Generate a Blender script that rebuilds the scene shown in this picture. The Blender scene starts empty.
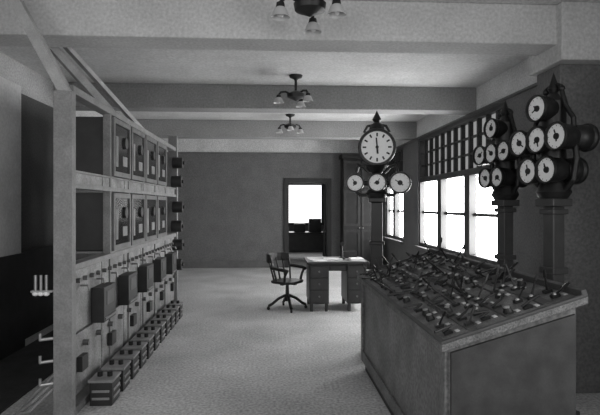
import bpy, bmesh, math, random
from mathutils import Vector, Matrix
random.seed(7)
sc = bpy.context.scene
sc.view_settings.view_transform = 'Standard'

# ---------------------------------------------------------------- materials
def mat(name, g, rough=0.6, amp=0.15, scale=8.0, metal=0.0, fine=0.1, bump=0.0, fs=12):
    m = bpy.data.materials.new(name); m.use_nodes = True
    nt = m.node_tree; b = nt.nodes['Principled BSDF']
    b.inputs['Roughness'].default_value = rough
    b.inputs['Metallic'].default_value = metal
    tc = nt.nodes.new('ShaderNodeTexCoord')
    n1 = nt.nodes.new('ShaderNodeTexNoise'); n1.inputs['Scale'].default_value = scale
    n1.inputs['Detail'].default_value = 5
    n2 = nt.nodes.new('ShaderNodeTexNoise'); n2.inputs['Scale'].default_value = scale*fs
    n2.inputs['Detail'].default_value = 2
    nt.links.new(tc.outputs['Object'], n1.inputs['Vector'])
    nt.links.new(tc.outputs['Object'], n2.inputs['Vector'])
    mr1 = nt.nodes.new('ShaderNodeMapRange')
    mr1.inputs[1].default_value = .3; mr1.inputs[2].default_value = .7
    mr1.inputs[3].default_value = g*(1-amp); mr1.inputs[4].default_value = g*(1+amp)
    mr2 = nt.nodes.new('ShaderNodeMapRange')
    mr2.inputs[1].default_value = .3; mr2.inputs[2].default_value = .7
    mr2.inputs[3].default_value = 1-fine; mr2.inputs[4].default_value = 1+fine
    mu = nt.nodes.new('ShaderNodeMath'); mu.operation = 'MULTIPLY'
    nt.links.new(n1.outputs['Fac'], mr1.inputs[0]); nt.links.new(n2.outputs['Fac'], mr2.inputs[0])
    nt.links.new(mr1.outputs[0], mu.inputs[0]); nt.links.new(mr2.outputs[0], mu.inputs[1])
    nt.links.new(mu.outputs[0], b.inputs['Base Color'])
    if bump:
        bp = nt.nodes.new('ShaderNodeBump'); bp.inputs['Strength'].default_value = bump
        bp.inputs['Distance'].default_value = .01
        nt.links.new(n2.outputs['Fac'], bp.inputs['Height']); nt.links.new(bp.outputs[0], b.inputs['Normal'])
    return m, mu, b, nt

def M(*a, **k): return mat(*a, **k)[0]

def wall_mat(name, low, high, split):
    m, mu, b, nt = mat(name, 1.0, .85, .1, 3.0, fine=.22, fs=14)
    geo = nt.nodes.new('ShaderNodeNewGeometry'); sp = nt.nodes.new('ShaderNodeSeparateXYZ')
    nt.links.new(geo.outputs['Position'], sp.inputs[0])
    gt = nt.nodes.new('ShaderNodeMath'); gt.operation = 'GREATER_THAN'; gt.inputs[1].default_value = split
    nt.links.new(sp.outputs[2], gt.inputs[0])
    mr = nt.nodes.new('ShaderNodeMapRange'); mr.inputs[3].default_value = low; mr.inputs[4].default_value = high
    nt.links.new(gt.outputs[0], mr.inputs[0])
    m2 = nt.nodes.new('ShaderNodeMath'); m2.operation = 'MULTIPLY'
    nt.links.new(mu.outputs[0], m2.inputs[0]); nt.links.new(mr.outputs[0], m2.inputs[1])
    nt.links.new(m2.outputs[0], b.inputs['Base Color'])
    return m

def emis(name, g, s):
    m = bpy.data.materials.new(name); m.use_nodes = True
    b = m.node_tree.nodes['Principled BSDF']
    b.inputs['Base Color'].default_value = (g, g, g, 1)
    b.inputs['Emission Color'].default_value = (1, 1, 1, 1)
    b.inputs['Emission Strength'].default_value = s
    return m

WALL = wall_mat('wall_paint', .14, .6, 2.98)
LEFTWALL = wall_mat('left_wall_shaded', .08, .4, 2.98)  # darker than the other walls: shade put into the wall colour
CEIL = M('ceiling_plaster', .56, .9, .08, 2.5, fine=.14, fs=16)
BEAMD = M('beam_plaster_shaded', .27, .9, .1, 2.5, fine=.16, fs=16)  # far beams: same plaster, with their shade painted into the colour
BEAML = M('beam_plaster_lit', .5, .9, .08, 2.5, fine=.14, fs=16)  # lit copy of the beam plaster for the near beams
FLOOR = M('floor_concrete', .45, .85, .18, 1.3, fine=.34, fs=32)
DARKTRIM = M('dark_wood_trim', .02, .6, .3)
MIDTRIM = M('painted_trim', .12, .6, .15)
SASH = M('window_sash_paint', .05, .5, .15)
IRON = M('black_iron', .013, .42, .3, 10, metal=.2)
BRASS = M('dull_brass', .2, .4, .2, 10, metal=.8)
NICKEL = M('nickel', .45, .35, .1, 10, metal=.8)
DIAL = M('white_dial', .85, .5, .02, 5, fine=.02)
INK = M('dial_ink', .01, .6, .1)
OAKFRONT = M('console_side_oak', .12, .5, .35, 3.5, fine=.4)
SLATE = M('console_slate', .1, .55, .5, 9, fine=.5)
CONSEDGE = M('console_edge', .05, .6, .3)
FRAME = M('switchboard_frame', .2, .6, .2, 6, fine=.15)
PANEL = M('marble_panel', .2, .5, .45, 5, fine=.3)
CASE = M('case_dark_wood', .02, .5, .35, 6)
DOORFR = M('case_door_frame', .12, .5, .25, 8)
GLASSG = M('case_glass_pane', .02, .15, .5, 4)
CARD = M('instrument_card', .18, .6, .25, 10)
WOOD = M('desk_wood', .025, .45, .3, 6)
CHAIRW = M('chair_wood', .01, .45, .3, 6)
LEATHER = M('desk_top_blotter', .35, .4, .1, 6)
PAPER = M('paper', .8, .7, .03)
PANE = emis('daylit_frosted_glass', .8, 17.0)
PANE_REAR = emis('daylit_rear_glass', .8, 2.0)
TRANSOM = emis('shaded_transom_glass', .2, .26)
SHADE = emis('opal_shade_glass', .4, .02)

# ---------------------------------------------------------------- builders
class MB:
    def __init__(s): s.bm = bmesh.new()
    def box(s, x0, x1, y0, y1, z0, z1, mx=None):
        r = bmesh.ops.create_cube(s.bm, size=1)
        m = Matrix.Translation(((x0+x1)/2, (y0+y1)/2, (z0+z1)/2)) @ Matrix.Diagonal((abs(x1-x0), abs(y1-y0), abs(z1-z0), 1))
        if mx is not None: m = mx @ m
        bmesh.ops.transform(s.bm, matrix=m, verts=r['verts']); return s
    def cbox(s, c, d, rot=None):
        r = bmesh.ops.create_cube(s.bm, size=1)
        m = Matrix.Translation(c) @ (rot if rot is not None else Matrix()) @ Matrix.Diagonal((d[0], d[1], d[2], 1))
        bmesh.ops.transform(s.bm, matrix=m, verts=r['verts']); return s
    def cyl(s, p, q, r1, r2=None, n=20):
        p = Vector(p); q = Vector(q); d = q-p
        if r2 is None: r2 = r1
        r = bmesh.ops.create_cone(s.bm, cap_ends=True, segments=n, radius1=r1, radius2=r2, depth=d.length)
        m = Matrix.Translation((p+q)/2) @ d.to_track_quat('Z', 'Y').to_matrix().to_4x4()
        bmesh.ops.transform(s.bm, matrix=m, verts=r['verts']); return s
    def sph(s, c, r, sc=(1, 1, 1), n=14):
        o = bmesh.ops.create_uvsphere(s.bm, u_segments=n, v_segments=max(6, n//2+2), radius=r)
        bmesh.ops.transform(s.bm, matrix=Matrix.Translation(c) @ Matrix.Diagonal((sc[0], sc[1], sc[2], 1)), verts=o['verts']); return s
    def tube(s, pts, r, n=10):
        pts = [Vector(p) for p in pts]
        for a, b in zip(pts[:-1], pts[1:]): s.cyl(a, b, r, r, n)
        for p in pts[1:-1]: s.sph(p, r, n=8)
        return s
    def lathe(s, prof, mx=None, n=28):
        rings = []
        for (r, z) in prof:
            ring = []
            for i in range(n):
                a = 2*math.pi*i/n
                v = Vector((r*math.cos(a), r*math.sin(a), z))
                if mx is not None: v = mx @ v
                ring.append(s.bm.verts.new(v))
            rings.append(ring)
        for a, b in zip(rings[:-1], rings[1:]):
            for i in range(n):
                s.bm.faces.new((a[i], a[(i+1) % n], b[(i+1) % n], b[i]))
        return s
    def prism(s, prof, y0, y1):
        a = [s.bm.verts.new((x, y0, z)) for x, z in prof]; b = [s.bm.verts.new((x, y1, z)) for x, z in prof]
        s.bm.faces.new(a); s.bm.faces.new(b[::-1]); n = len(prof)
        for i in range(n): s.bm.faces.new((a[i], b[i], b[(i+1) % n], a[(i+1) % n]))
        return s
    def bar(s, p, q, w=.06, d=.05):
        p = Vector(p); q = Vector(q); v = q-p
        m = Matrix.Translation((p+q)/2) @ v.to_track_quat('Z', 'Y').to_matrix().to_4x4() @ Matrix.Diagonal((w, d, v.length, 1))
        r = bmesh.ops.create_cube(s.bm, size=1); bmesh.ops.transform(s.bm, matrix=m, verts=r['verts']); return s
    def done(s, name, m, parent=None, bevel=0, smooth=False):
        bmesh.ops.recalc_face_normals(s.bm, faces=s.bm.faces)
        me = bpy.data.meshes.new(name); s.bm.to_mesh(me); s.bm.free()
        o = bpy.data.objects.new(name, me); sc.collection.objects.link(o)
        me.materials.append(m)
        if parent: o.parent = parent
        if bevel:
            bv = o.modifiers.new('bevel', 'BEVEL'); bv.width = bevel; bv.segments = 2; bv.limit_method = 'ANGLE'
        if smooth:
            for p in me.polygons: p.use_smooth = True
            try:
                o.data.set_sharp_from_angle(angle=math.radians(40))
            except Exception: pass
        return o

def empty(name, loc=(0, 0, 0), rz=0):
    e = bpy.data.objects.new(name, None); e.location = loc; e.rotation_euler = (0, 0, rz)
    e.empty_display_size = .1
    sc.collection.objects.link(e); return e

# ---------------------------------------------------------------- room shell
XL, XR, YB, YF, H = -3.0, 3.0, 13.6, -1.6, 3.34
BZ = 3.0
MB().box(XL-.3, XR+.3, YF-.3, 18.3, -.1, 0).done('floor', FLOOR)
MB().box(XL-.3, XR+.3, YF-.3, 18.3, H, H+.15).done('ceiling', CEIL)
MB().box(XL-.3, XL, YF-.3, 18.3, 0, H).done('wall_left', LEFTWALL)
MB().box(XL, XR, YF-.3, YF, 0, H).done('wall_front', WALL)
W1 = (6.5, 10.4); W2 = (11.6, 13.35); ZS, ZT = .81, 2.96
w = MB()
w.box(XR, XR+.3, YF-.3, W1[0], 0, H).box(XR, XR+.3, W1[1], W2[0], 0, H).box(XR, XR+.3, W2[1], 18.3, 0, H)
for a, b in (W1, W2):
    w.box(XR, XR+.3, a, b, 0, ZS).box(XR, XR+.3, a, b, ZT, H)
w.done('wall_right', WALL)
DX0, DX1, DZ = .47, 1.5, 2.23
w = MB()
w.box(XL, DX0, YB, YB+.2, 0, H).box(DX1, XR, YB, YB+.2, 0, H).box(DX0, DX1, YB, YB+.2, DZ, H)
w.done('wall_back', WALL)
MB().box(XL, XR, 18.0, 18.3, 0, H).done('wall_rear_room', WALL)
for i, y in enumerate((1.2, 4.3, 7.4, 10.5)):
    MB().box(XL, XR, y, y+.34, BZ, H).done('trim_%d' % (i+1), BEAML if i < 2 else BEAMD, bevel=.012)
MB().box(2.5, XR, 4.35, 4.75, 0, 2.85).done('trim_5', WALL, bevel=.01)
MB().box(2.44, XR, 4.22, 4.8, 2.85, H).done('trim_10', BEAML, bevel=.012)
MB().box(XL, -2.85, 5.3, 6.15, 0, BZ).done('trim_6', M('pilaster_paint', .55, .85, .08, 3), bevel=.01)
MB().box(XL, DX0-.12, YB-.025, YB, 0, .18).box(DX1+.12, XR, YB-.025, YB, 0, .18).done('baseboard_back', MIDTRIM)
MB().box(XR-.025, XR, 4.76, YB-.03, 0, .18).done('baseboard_right', MIDTRIM)
MB().box(XL, XL+.03, YF, 5.29, 0, 1.08).box(XL, -2.82, 5.28, 6.17, 0, 1.08).box(XL, XL+.03, 6.18, YB-.03, 0, 1.08).done('trim_7', DARKTRIM)
MB().box(XL, XR-.01, YB-.03, YB, 2.95, 3.0).done('trim_8', MIDTRIM)
MB().box(XR-.03, XR, 4.76, YB-.04, 2.97, 3.0).done('trim_9', MIDTRIM)
MB().box(-2.8, -2.1, 1.0, 8.6, 0, .012).done('floor_dark_sheet', M('floor_dark_sheet_black', .03, .8, .3, 6, fine=.3))  # dark sheet added to darken the floor behind the switchboard

def window(name, y0, y1, ncol_low, ncol_top):
    e = empty(name, (XR, (y0+y1)/2, 0))
    h = (y1-y0)/2; zt = 2.13
    f = MB()
    f.box(.02, .14, -h, -h+.07, ZS, ZT).box(.02, .14, h-.07, h, ZS, ZT)
    f.box(.02, .14, -h+.07, h-.07, ZT-.06, ZT).box(.02, .14, -h+.07, h-.07, ZS, ZS+.07)
    f.box(.0, .14, -h+.07, h-.07, zt-.05, zt+.05)
    for i in range(1, ncol_low):
        y = -h+2*h*i/ncol_low
        f.box(.0, .14, y-.11, y+.11, ZS+.07, zt-.05)
    f.done('frame', SASH, e, bevel=.006)
    f = MB()
    for i in range(1, ncol_top):
        y = -h+2*h*i/ncol_top
        f.box(.04, .1, y-.03, y+.03, zt+.05, ZT-.06)
    f.box(.05, .1, -h+.07, h-.07, 2.4, 2.43).box(.05, .1, -h+.07, h-.07, 2.65, 2.68)
    f.done('muntins', DARKTRIM, e)
    MB().box(.07, .11, -h+.07, h-.07, 1.46, 1.51).done('meeting_rail', SASH, e)
    MB().box(.115, .13, -h+.05, h-.05, ZS+.05, zt).done('lower_panes', PANE, e)
    MB().box(.115, .13, -h+.05, h-.05, zt, ZT-.04).done('transom_panes', TRANSOM, e)
    MB().box(-.08, .02, -h-.06, h+.06, ZS-.05, ZS).done('sill', MIDTRIM, e, bevel=.008)
window('window_1', W1[0], W1[1], 3, 12)
window('window_2', W2[0], W2[1], 2, 6)

# doorway casing and open leaf
MB().box(DX0-.11, DX0, YB-.04, YB, 0, DZ+.1).box(DX1, DX1+.11, YB-.04, YB, 0, DZ+.1).box(DX0, DX1, YB-.04, YB, DZ, DZ+.1).box(DX0, DX0+.02, YB-.04, YB+.2, 0, DZ).box(DX1-.02, DX1, YB-.04, YB+.2, 0, DZ).box(DX0+.02, DX1-.02, YB-.04, YB+.2, DZ-.02, DZ).done('trim_11', DARKTRIM, bevel=.006)
e = empty('door_1', (DX1-.05, YB+.25, 0), math.radians(-6))
MB().box(-.02, .02, 0, .95, .01, 2.18).done('leaf', WOOD, e, bevel=.005)
MB().box(-.03, -.02, .12, .83, .2, .95).box(-.03, -.02, .12, .83, 1.1, 2.05).done('raised_panels', WOOD, e, bevel=.004)
MB().sph((-.06, .88, 1.02), .03).cyl((-.06, .88, 1.02), (0, .88, 1.02), .012).done('knob', BRASS, e, smooth=True)
e = empty('window_3', (1.2, 18.0, 0))
MB().box(-.7, .6, -.02, -.005, 1.0, 2.35).done('panes', PANE_REAR, e)
MB().box(-.76, -.68, -.06, 0, .94, 2.4).box(.58, .66, -.06, 0, .94, 2.4).box(-.68, .58, -.06, 0, 2.32, 2.4).box(-.68, .58, -.06, 0, .94, 1.02).done('frame', DARKTRIM, e)
e = empty('office_table', (1.1, 16.3, 0))
t = MB(); t.box(-.7, .7, -.4, .4, .74, .79)
for sx in (-.62, .62):
    for sy in (-.33, .33): t.box(sx-.035, sx+.035, sy-.035, sy+.035, 0, .74)
t.box(-.62, .62, -.34, -.31, .25, .73)
t.done('table_frame', WOOD, e, bevel=.006)
MB().box(-.35, .0, -.15, .15, .79, 1.05).box(.12, .5, -.1, .2, .79, 1.2).done('ledgers', CASE, e, bevel=.01)

e = empty('tall_cupboard', (2.3, 13.32, 0))
c = MB(); c.box(-.46, .46, -.24, .24, .08, 2.82).box(-.5, .5, -.27, .25, 2.82, 2.92).box(-.48, .48, -.26, .25, 0, .08)
c.done('carcass', M('cupboard_dark', .012, .85, .3), e, bevel=.008)
c = MB()
for sx in (-1, 1):
    for z0, z1 in ((.15, 1.0), (1.1, 2.0), (2.1, 2.75)):
        x0, x1 = (.02, .43) if sx > 0 else (-.43, -.02)
        c.box(x0, x1, -.255, -.24, z0, z0+.06).box(x0, x1, -.255, -.24, z1-.06, z1)
        c.box(x0, x0+.06, -.255, -.24, z0+.06, z1-.06).box(x1-.06, x1, -.255, -.24, z0+.06, z1-.06)
c.done('door_rails', M('cupboard_rail', .02, .8, .3), e)
MB().sph((-.04, -.27, 1.05), .02).sph((.04, -.27, 1.05), .02).done('knobs', BRASS, e)

# ---------------------------------------------------------------- dials
def dial(e, c, r, depth, nm, facing=-1, roman=False, hands=(40, 200)):
    c = Vector(c)
    mx = Matrix.Translation(c) @ (Matrix.Rotation(math.radians(90), 4, 'X') if facing < 0 else Matrix.Rotation(math.radians(-90), 4, 'X'))
    h = MB()
    h.lathe([(0, -depth), (r*.75, -depth), (r*1.0, -depth*.75), (r*1.06, -depth*.3), (r*1.06, -.01), (r*1.16, 0), (r*1.2, .012), (r*1.16, .028), (r*1.04, .03), (r*1.0, .012)], mx)
    h.done(nm+'_housing', IRON, e, smooth=True)
    MB().lathe([(0, .008), (r*1.01, .008)], mx).done(nm+'_face', DIAL, e)
    k = MB()
    for i in range(12):
        m = mx @ Matrix.Rotation(2*math.pi*i/12, 4, 'Z')
        if roman: k.box(-r*.05, r*.05, r*.68, r*.9, .009, .012, mx=m)
        else: k.box(-r*.015, r*.015, r*.82, r*.92, .009, .011, mx=m)
    for a, L, wd in ((hands[0], .6, .045), (hands[1], .42, .06)):
        m = mx @ Matrix.Rotation(math.radians(a), 4, 'Z')
        k.box(-r*wd, r*wd, -r*.1, r*L, .012, .016, mx=m)
    k.lathe([(0, .02), (r*(.1 if roman else .25), .019), (r*(.1 if roman else .27), .009)], mx)
    k.done(nm+'_marks', INK, e)

def gauge_stand(loc, rz, du=.2, r=.085):
    e = empty('gauge_stand', loc, rz)
    p = MB()
    p.box(-.13, .13, -.13, .13, 0, .06).box(-.1, .1, -.1, .1, .06, .14)
    p.box(-.055, .055, -.055, .055, .14, 1.62)
    p.box(-.075, .075, -.075, .075, 1.1, 1.15).box(-.075, .075, -.075, .075, 1.56, 1.6)
    p.box(-.095, .095, -.095, .095, 1.62, 1.68)
    p.done('post', M('gauge_post_paint', .05, .45, .2), e, bevel=.008)
    p = MB()
    p.lathe([(.0, 1.68), (.1, 1.68), (.13, 1.73), (.1, 1.8), (.09, 1.84), (.09, 2.38), (.09, 2.43), (.05, 2.47), (.03, 2.5), (.045, 2.53), (.03, 2.57), (.0, 2.66)])
    p.box(-du, du, -.035, .035, 2.06, 2.19).box(-.6*du, .6*du, -.035, .035, 1.83, 1.96)
    p.tube([(-.11, 0, 1.74), (-du, 0, 1.82), (-du-.03, 0, 1.98), (-du-.01, 0, 2.12)], .022)
    p.tube([(.11, 0, 1.74), (du, 0, 1.82), (du+.03, 0, 1.98), (du+.01, 0, 2.12)], .022)
    p.tube([(-du-.01, 0, 2.12), (-du, 0, 2.28), (-.12, 0, 2.38), (-.08, 0, 2.5)], .018)
    p.tube([(du+.01, 0, 2.12), (du, 0, 2.28), (.12, 0, 2.38), (.08, 0, 2.5)], .018)
    p.tube([(-.08, 0, 2.54), (0, 0, 2.58), (.08, 0, 2.54)], .012)
    p.sph((-.08, 0, 2.52), .025).sph((.08, 0, 2.52), .025)
    p.done('head_bracket', IRON, e, smooth=True)
    pos = [(0, 2.37), (-du, 2.125), (0, 2.13), (du, 2.135), (-du*.5, 1.895), (du*.5, 1.895)]
    for i, (u, z) in enumerate(pos):
        dial(e, (u, -.15, z), r, .15, 'gauge_%d' % (i+1), -1, hands=(random.uniform(0, 360), random.uniform(0, 360)))
    for i, (u, z) in enumerate(pos):
        if i in (0, 2): continue
        dial(e, (u, .11, z), r, .11, 'rear_gauge_%d' % (i+1), 1, hands=(random.uniform(0, 360), random.uniform(0, 360)))
    return e
gauge_stand((2.2, 3.92, 0), math.radians(-75), .19, .09)
gauge_stand((2.29, 4.95, 0), math.radians(-76), .175, .085)

e = empty('pedestal_clock', (1.16, 5.6, 0), math.radians(-10))
p = MB()
p.box(-.14, .14, -.14, .14, 0, .07).box(-.1, .1, -.1, .1, .07, .16)
p.box(-.06, .06, -.06, .06, .16, 1.66).box(-.08, .08, -.08, .08, 1.2, 1.24).box(-.09, .09, -.09, .09, 1.66, 1.71)
p.done('post', IRON, e, bevel=.008)
p = MB()
p.lathe([(0, 1.71), (.1, 1.71), (.12, 1.76), (.07, 1.82), (.05, 1.9), (.05, 1.97), (.1, 2.02), (.13, 2.06)])
p.cyl((-.25, 0, 1.87), (.25, 0, 1.87), .03)
p.tube([(-.08, 0, 1.74), (-.18, 0, 1.74), (-.24, 0, 1.8)], .018).tube([(.08, 0, 1.74), (.18, 0, 1.74), (.24, 0, 1.8)], .018)
p.tube([(-.22, 0, 1.99), (-.2, 0, 2.06), (-.14, 0, 2.04), (-.08, 0, 1.98)], .016).tube([(.22, 0, 1.99), (.2, 0, 2.06), (.14, 0, 2.04), (.08, 0, 1.98)], .016)
p.lathe([(.09, 2.44), (.07, 2.5), (.03, 2.53), (.05, 2.56), (.03, 2.6), (0, 2.66)])
p.tube([(-.14, 0, 2.42), (-.1, 0, 2.49), (-.05, 0, 2.5)], .014).tube([(.14, 0, 2.42), (.1, 0, 2.49), (.05, 0, 2.5)], .014)
p.done('scroll_bracket', IRON, e, smooth=True)
dial(e, (0, -.09, 2.25), .17, .18, 'clock', -1, roman=True, hands=(5, 185))
dial(e, (-.235, -.05, 1.87), .082, .12, 'dial_left', -1, hands=(30, 150))
dial(e, (0, -.12, 1.87), .085, .12, 'dial_centre', -1, hands=(330, 100))
dial(e, (.245, -.05, 1.87), .1, .12, 'dial_right', -1, hands=(60, 230))

# ---------------------------------------------------------------- control console
e = empty('control_console', (.9, 2.62, 0)); L = 2.52
c = MB()
c.prism([(.02, .1), (.02, .885), (.7, 1.1), (.7, .1)], .02, L-.02)
c.done('body', OAKFRONT, e)
MB().box(.04, .68, .04, L-.04, 0, .1).done('plinth', DARKTRIM, e)
c = MB()
for y in (.02, L-.1): c.box(.0, .02, y, y+.08, .1, .88)
c.box(.002, .02, .1, L-.1, .1, .2)
c.done('stiles', OAKFRONT, e, bevel=.004)
c = MB(); c.prism([(.03, .1), (.03, .87), (.69, 1.06), (.69, .1)], .0, .02); c.done('end_panel', M('console_end_shaded', .032, .6, .4), e)  # end face away from the light, its shade put into the colour
c = MB(); c.prism([(-.03, .88), (-.03, .92), (.74, 1.16), (.74, 1.12)], -.03, L+.03)
c.done('top_slab', SLATE, e, bevel=.006)
c = MB()
sl = math.atan2(.24, .77); RT = Matrix.Rotation(-sl, 4, 'Y')
def P(u, y, h):
    return Vector((-.03+u*math.cos(sl)-h*math.sin(sl), y, .92+u*math.sin(sl)+h*math.cos(sl)))
c.cbox(P(.012, L/2, .008), (.025, L+.06, .016), RT).cbox(P(.79, L/2, .02), (.03, L+.06, .04), RT)
c.cbox(P(.4, -.018, .008), (.78, .025, .016), RT).cbox(P(.4, L+.018, .008), (.78, .025, .016), RT)
c.done('edge_moulding', CONSEDGE, e, bevel=.004)
lv, kn, tags, strips = MB(), MB(), MB(), MB()
rows = [.09, .2, .31, .42, .53, .63, .72]
for ri, u in enumerate(rows):
    ny = 17+ri % 2*3
    if ri % 2: strips.cbox(P(u, L/2, .003), (.05, L-.12, .006), RT)
    for j in range(ny):
        y = .1+j*(L-.2)/(ny-1)+random.uniform(-.03, .03)
        uu = u+random.uniform(-.02, .02)
        q = random.random()
        if q < .1: continue
        lv.cbox(P(uu, y, .01), (.045, .03, .016), RT)
        if q < .6:
            tu = random.uniform(-.1, .1); ty = random.uniform(-.1, .1); hh = random.uniform(.04, .13)
            a = P(uu, y, .015); b = P(uu+tu*.9, y+ty, hh)
            lv.cyl(a, b, .007, .005, 7); lv.cyl(b, b+(b-a).normalized()*.045, .01, .007, 8)
            if random.random() < .6: kn.sph(a, .013, n=8)
        elif q < .8:
            a = P(uu-.03, y, .02); b = P(uu+.03, y, .04); cc = P(uu+.08*random.choice((-1, 1)), y+random.uniform(-.06, .06), .05)
            lv.tube([a, b, cc], .007, 7)
        else:
            lv.cyl(P(uu, y, .01), P(uu, y, .035), .024, .02, 12); kn.cyl(P(uu, y, .035), P(uu, y, .04), .016, .016, 12)
        if random.random() < .5:
            tags.cbox(P(min(uu+.05, .76), y, .003), (.02, .035, .004), RT)
strips.done('contact_strips', CONSEDGE, e)
lv.done('switch_levers', IRON, e); kn.done('lever_knobs', NICKEL, e, smooth=True); tags.done('label_plates', M('label_plate', .5, .6, .2), e)

# ---------------------------------------------------------------- switchboard
e = empty('switchboard', (-1.52, 4.1, 0)); S = 4.5
f = MB()
f.box(-.12, .02, -.06, .02, 0, 2.5)
for y in (.98, 1.63, 2.28, 2.93, 3.6): f.box(-.07, .0, y-.025, y+.025, 0, 2.52)
f.box(-.12, .02, S-.1, S, 0, 2.75)
f.box(-.42, -.36, S-.06, S, 0, 2.5)
f.box(-.1, .0, .02, S-.1, 2.5, 2.56)
f.box(-.1, .01, .02, S-.1, 1.76, 1.80).box(-.1, .01, .02, S-.1, 1.12, 1.17)
f.box(-.42, .0, 1.0, S-.1, 1.885, 1.905).box(-.1, .0, .02, 1.0, 1.885, 1.905).box(-.42, .0, 1.0, S-.1, 1.165, 1.185)
f.box(-.12, .02, .02, S-.1, 0, .06)
f.done('frame', FRAME, e, bevel=.004)
f = MB()
f.bar((-.04, 0, 2.48), (-.5, .02, 3.33), .08, .08)
f.bar((-.04, 1.1, 2.54), (-.68, .68, 3.33), .07, .07)
f.bar((-.04, 2.4, 2.54), (-.6, 1.1, 3.33), .05, .05)
f.done('ceiling_stays', M('stay_paint', .35, .6, .15), e)
p = MB()
for i in range(6):
    y0 = .04+i*.72; y1 = min(y0+.70, S-.12)
    p.box(-.05, -.015, y0, y1, .62, 1.12).box(-.05, -.015, y0, y1, .12, .60)
    p.box(-.05, -.01, y0, y1, 1.8, 1.885)
p.done('marble_panels', PANEL, e, bevel=.004)
bx, df, gl, cd, hd = MB(), MB(), MB(), MB(), MB()
for i in range(4):
    y0 = 1.0+i*.65; y1 = y0+.6
    for z0, z1 in ((1.91, 2.48), (1.19, 1.75)):
        bx.box(-.4, .0, y0, y1, z0, z1)
        df.box(0, .025, y0, y0+.04, z0, z1).box(0, .025, y1-.04, y1, z0, z1).box(0, .025, y0+.04, y1-.04, z0, z0+.05).box(0, .025, y0+.04, y1-.04, z1-.05, z1)
        gl.box(0, .01, y0+.04, y1-.04, z0+.05, z1-.05)
        cd.box(.008, .014, y0+.1, y0+.17, z0+.1, z0+.4)
        cd.box(.008, .014, y0+.34, y0+.5, z0+.12, z0+.22)
        hd.cyl((.01, y0+.42, z0+.36), (.03, y0+.42, z0+.36), .06, n=16)
bx.done('instrument_cases', CASE, e, bevel=.006); df.done('case_doors', DOORFR, e, bevel=.003)
gl.done('case_glazing', GLASSG, e); cd.done('case_cards', CARD, e); hd.done('case_meters', CASE, e)
mt, st, wh, hb = MB(), MB(), MB(), MB()
for i in range(5):
    y = .62+i*.78
    mt.box(-.01, .1, y-.17, y+.17, .62, .92)
    wh.box(.1, .104, y-.1, y+.1, .76, .88)
    hb.box(.1, .11, y-.15, y+.15, .64, .66)
for i in range(26):
    y = .12+i*.165
    st.cyl((-.015, y, 1.03), (.02, y, 1.03), .02, n=10)
    if i % 2: st.cyl((-.015, y, .5), (.03, y, .5), .025, n=10)
for i in range(11):
    y = .2+i*.39
    st.tube([(-.01, y, .98), (.05, y, .98), (.06, y, .94)], .008, 7)
    if i % 2 == 0: mt.box(-.015, .03, y-.07, y+.07, .3, .42)
for z, dy in ((.7, 0), (1.0, .1), (1.3, 0), (1.6, .1), (2.0, 0), (2.3, .1)):
    mt.cyl((-.02, S-.35+dy, z), (.14, S-.35+dy, z), .09, n=18)
    mt.cyl((.14, S-.35+dy, z), (.17, S-.35+dy, z), .03, n=12)
mt.done('meters', CASE, e, bevel=.004); st.done('studs', BRASS, e, smooth=True); wh.done('meter_scales', M('meter_scale_dark', .06, .5, .3), e); hb.done('meter_rims', BRASS, e)
k = MB()
for z in (.62, .45, .28):
    k.tube([(-.12, -.06, z), (-.2, -.1, z), (-.2, -.1, z+.05)], .012, 8)
for i in range(3): k.cyl((-.17-.04*i, -.06, .98), (-.17-.04*i, -.06, 1.1), .012, n=8)
k.box(-.28, -.12, -.075, -.045, .97, .985)
k.done('knife_switches', NICKEL, e)
k = MB()
for i in range(3): k.sph((-.17-.04*i, -.06, .96), .024, (1, 1, .8), 10)
k.done('porcelain_insulators', PAPER, e, smooth=True)
k = MB()
for i in range(3):
    k.tube([(-.12, -.02, .34-.05*i), (-.26, -.05-.04*i, .2-.05*i), (-.38, -.02-.05*i, .06), (-.42, .1, .02)], .013, 8)
k.done('feed_cables', FRAME, e, smooth=True)

e = empty('resistance_boxes', (-1.37, 4.3, 0))
a, b, c = MB(), MB(), MB()
for i in range(11):
    y = i*.32
    a.box(-.09, .09, y, y+.22, 0, .19)
    b.box(-.1, .1, y-.01, y+.23, .19, .21)
    for zz in (.05, .11): b.box(.09, .1, y+.02, y+.2, zz, zz+.02).box(-.07, .07, y-.008, y, zz, zz+.02)
    c.cyl((-.04, y+.11, .21), (-.04, y+.11, .25), .022, n=10).cyl((.04, y+.11, .21), (.04, y+.11, .25), .022, n=10)
a.done('boxes', CASE, e, bevel=.006); b.done('lids_and_slats', M('box_lid', .22, .5, .3), e, bevel=.003); c.done('terminals', IRON, e)

# ---------------------------------------------------------------- desk
e = empty('pedestal_desk', (1.04, 8.25, 0), 0)
d = MB()
for sx in (-1, 1):
    x0, x1 = (.14, .44) if sx > 0 else (-.44, -.14)
    d.box(x0, x1, -.34, .34, .12, .73)
    for xx in (x0+.01, x1-.06):
        for yy in (-.33, .28): d.box(xx, xx+.05, yy, yy+.05, 0, .12)
d.box(-.14, .14, -.32, .32, .62, .73)
d.done('pedestals', WOOD, e, bevel=.006)
MB().box(-.48, .48, -.4, .4, .73, .765).done('top', WOOD, e, bevel=.008)
MB().box(-.44, .44, -.37, .37, .765, .77).done('blotter_surface', LEATHER, e)
d = MB()
for sx in (-.29, .29):
    for z in (.15, .34, .53): d.box(sx-.13, sx+.13, -.355, -.34, z, z+.17)
d.box(-.12, .12, -.33, -.318, .635, .715)
d.done('drawer_fronts', M('drawer_wood', .03, .45, .3), e, bevel=.004)
d = MB()
for sx in (-.29, .29):
    for z in (.235, .425, .615): d.cyl((sx, -.355, z), (sx, -.38, z), .014, n=10)
d.done('drawer_knobs', BRASS, e)
d = MB()
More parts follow.
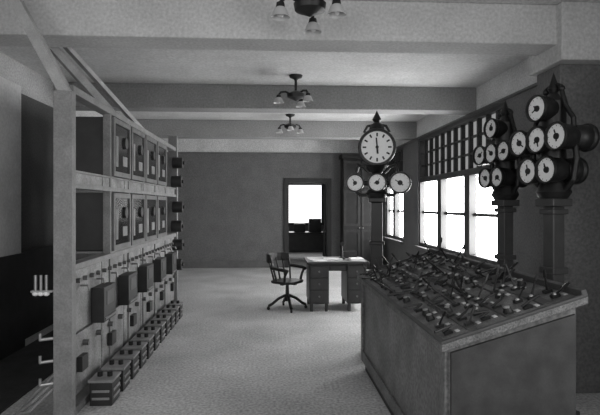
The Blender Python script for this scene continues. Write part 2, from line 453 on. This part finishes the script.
d.cbox((-.3, -.2, .775), (.22, .3, .01), Matrix.Rotation(.2, 4, 'Z')).cbox((-.05, -.1, .78), (.3, .22, .02), Matrix.Rotation(-.15, 4, 'Z')).cbox((.3, -.22, .79), (.2, .25, .03))
d.done('papers', PAPER, e)
d = MB()
d.box(.14, .36, .08, .22, .77, .88)
d.lathe([(0, .77), (.06, .77), (.06, .79), (.02, .81), (.014, 1.0), (.03, 1.02), (.0, 1.05)], Matrix.Translation((.1, -.05, 0)))
d.cyl((.1, -.05, 1.0), (.1, -.12, 1.02), .02, .04)
d.done('telephone_and_rack', IRON, e, bevel=.003)

# ---------------------------------------------------------------- swivel chair
e = empty('swivel_armchair', (.27, 8.15, 0), math.radians(-125))
c = MB()
for i in range(4):
    a = math.radians(45+90*i); u = Vector((math.cos(a), math.sin(a), 0))
    c.tube([u*.03+Vector((0, 0, .22)), u*.14+Vector((0, 0, .17)), u*.24+Vector((0, 0, .09)), u*.3+Vector((0, 0, .06))], .022, 10)
    c.cyl(u*.3+Vector((0, 0, .06)), u*.3+Vector((0, 0, .04)), .014)
    ax = Vector((-u.y, u.x, 0))*.012
    c.cyl(u*.3+Vector((0, 0, .025))-ax, u*.3+Vector((0, 0, .025))+ax, .025)
c.lathe([(0, .12), (.045, .13), (.05, .2), (.03, .24), (.025, .38), (.06, .4), (.09, .41), (.0, .42)])
c.box(-.16, .16, -.03, .03, .39, .42).box(-.03, .03, -.16, .16, .39, .42)
c.done('swivel_base', CHAIRW, e, smooth=True)
c = MB()
n = 28; top = []; bot = []
for i in range(n):
    a = 2*math.pi*i/n; x = .24*math.copysign(abs(math.cos(a))**.6, math.cos(a)); y = .22*math.copysign(abs(math.sin(a))**.6, math.sin(a))
    top.append(c.bm.verts.new((x, y, .455))); bot.append(c.bm.verts.new((x*.96, y*.96, .415)))
c.bm.faces.new(top); c.bm.faces.new(bot[::-1])
for i in range(n): c.bm.faces.new((top[i], bot[i], bot[(i+1) % n], top[(i+1) % n]))
c.done('seat', CHAIRW, e, bevel=.01)
c = MB()
def arcp(t, z, r=.25, back=-.0):
    a = math.radians(200+140*t); return Vector((r*math.cos(a), r*math.sin(a)+back, z))
for i in range(7):
    t = i/6
    c.tube([arcp(t, .45, .21), arcp(t, .66, .25, -.02), arcp(t, .82, .27, -.05)], .014, 8)
rail = [arcp(t/10, .8, .27, -.05) for t in range(11)]
for a, b in zip(rail[:-1], rail[1:]):
    m = (b-a); c.cbox((a+b)/2, (m.length+.012, .03, .13), Matrix.Rotation(math.atan2(m.y, m.x), 4, 'Z'))
for sx in (-1, 1):
    c.tube([(sx*.25, -.12, .66), (sx*.27, .0, .65), (sx*.27, .12, .64), (sx*.25, .18, .62)], .026, 10)
    c.tube([(sx*.25, .16, .63), (sx*.25, .12, .55), (sx*.23, .1, .44)], .02, 8)
    c.tube([(sx*.25, -.12, .66), (sx*.24, -.13, .78)], .018, 8)
c.done('back_and_arms', CHAIRW, e, smooth=True)

# ---------------------------------------------------------------- ceiling fixtures
def chandelier(loc, rz, drop=.08):
    e = empty('ceiling_light_fixture', loc, rz)
    c = MB(); D = H-drop
    c.lathe([(0, H), (.09, H), (.08, H-.03), (.03, H-.05), (.018, H-.07), (.018, D-.12), (.07, D-.14), (.12, D-.165), (.11, D-.21), (.04, D-.24), (.0, D-.26)])
    g = MB()
    for i in range(3):
        a = math.radians(120*i); u = Vector((math.cos(a), math.sin(a), 0)); z = Vector((0, 0, 1))
        c.tube([u*.06+z*(D-.17), u*.14+z*(D-.14), u*.2+z*(D-.15), u*.23+z*(D-.19)], .014, 8)
        m = Matrix.Translation(u*.23)
        c.lathe([(0, D-.18), (.028, D-.19), (.034, D-.22), (.028, D-.225)], m, 14)
        g.lathe([(.028, D-.22), (.045, D-.235), (.055, D-.265), (.07, D-.295), (.068, D-.295), (.05, D-.265)], m, 18)
        g.sph(u*.23+z*(D-.265), .025, (1, 1, 1.3), 10)
    c.done('arms_and_stem', IRON, e, smooth=True); g.done('glass_shades', SHADE, e, smooth=True)
chandelier((.29, 3.78, 0), math.radians(200)); chandelier((.34, 6.85, 0), math.radians(190)); chandelier((.38, 9.8, 0), math.radians(30), .04)

# ---------------------------------------------------------------- lights
def area(name, loc, rot, sx, sy, power):
    l = bpy.data.lights.new(name, 'AREA'); l.shape = 'RECTANGLE'; l.size = sx; l.size_y = sy; l.energy = power
    o = bpy.data.objects.new(name, l); o.location = loc; o.rotation_euler = [math.radians(a) for a in rot]
    sc.collection.objects.link(o); return o
area('fill_left', (-2.8, .6, 1.9), (0, -90, 0), 1.6, 3.0, 50)  # added fill light at near left, no window there
area('fill_right', (2.85, .6, 1.9), (0, 90, 0), 1.6, 3.0, 80)  # added fill to brighten the left wall and switchboard front
area('fill_behind', (-.6, -1.4, 2.2), (80, 0, 0), 3.0, 1.5, 60)  # unseen fill light added behind the camera
area('daylight_rear_room', (1.0, 17.6, 1.8), (-90, 0, 0), 1.2, 1.2, 20)
w = bpy.data.worlds.new('world'); sc.world = w; w.use_nodes = True
w.node_tree.nodes['Background'].inputs[0].default_value = (.7, .7, .7, 1)
w.node_tree.nodes['Background'].inputs[1].default_value = .6

cam = bpy.data.cameras.new('camera'); cam.lens = 31.2; cam.sensor_width = 36; cam.shift_y = -.004
o = bpy.data.objects.new('camera', cam); o.location = (0, 0, 1.63); o.rotation_euler = (math.radians(90), 0, math.radians(-3.3))
sc.collection.objects.link(o); sc.camera = o
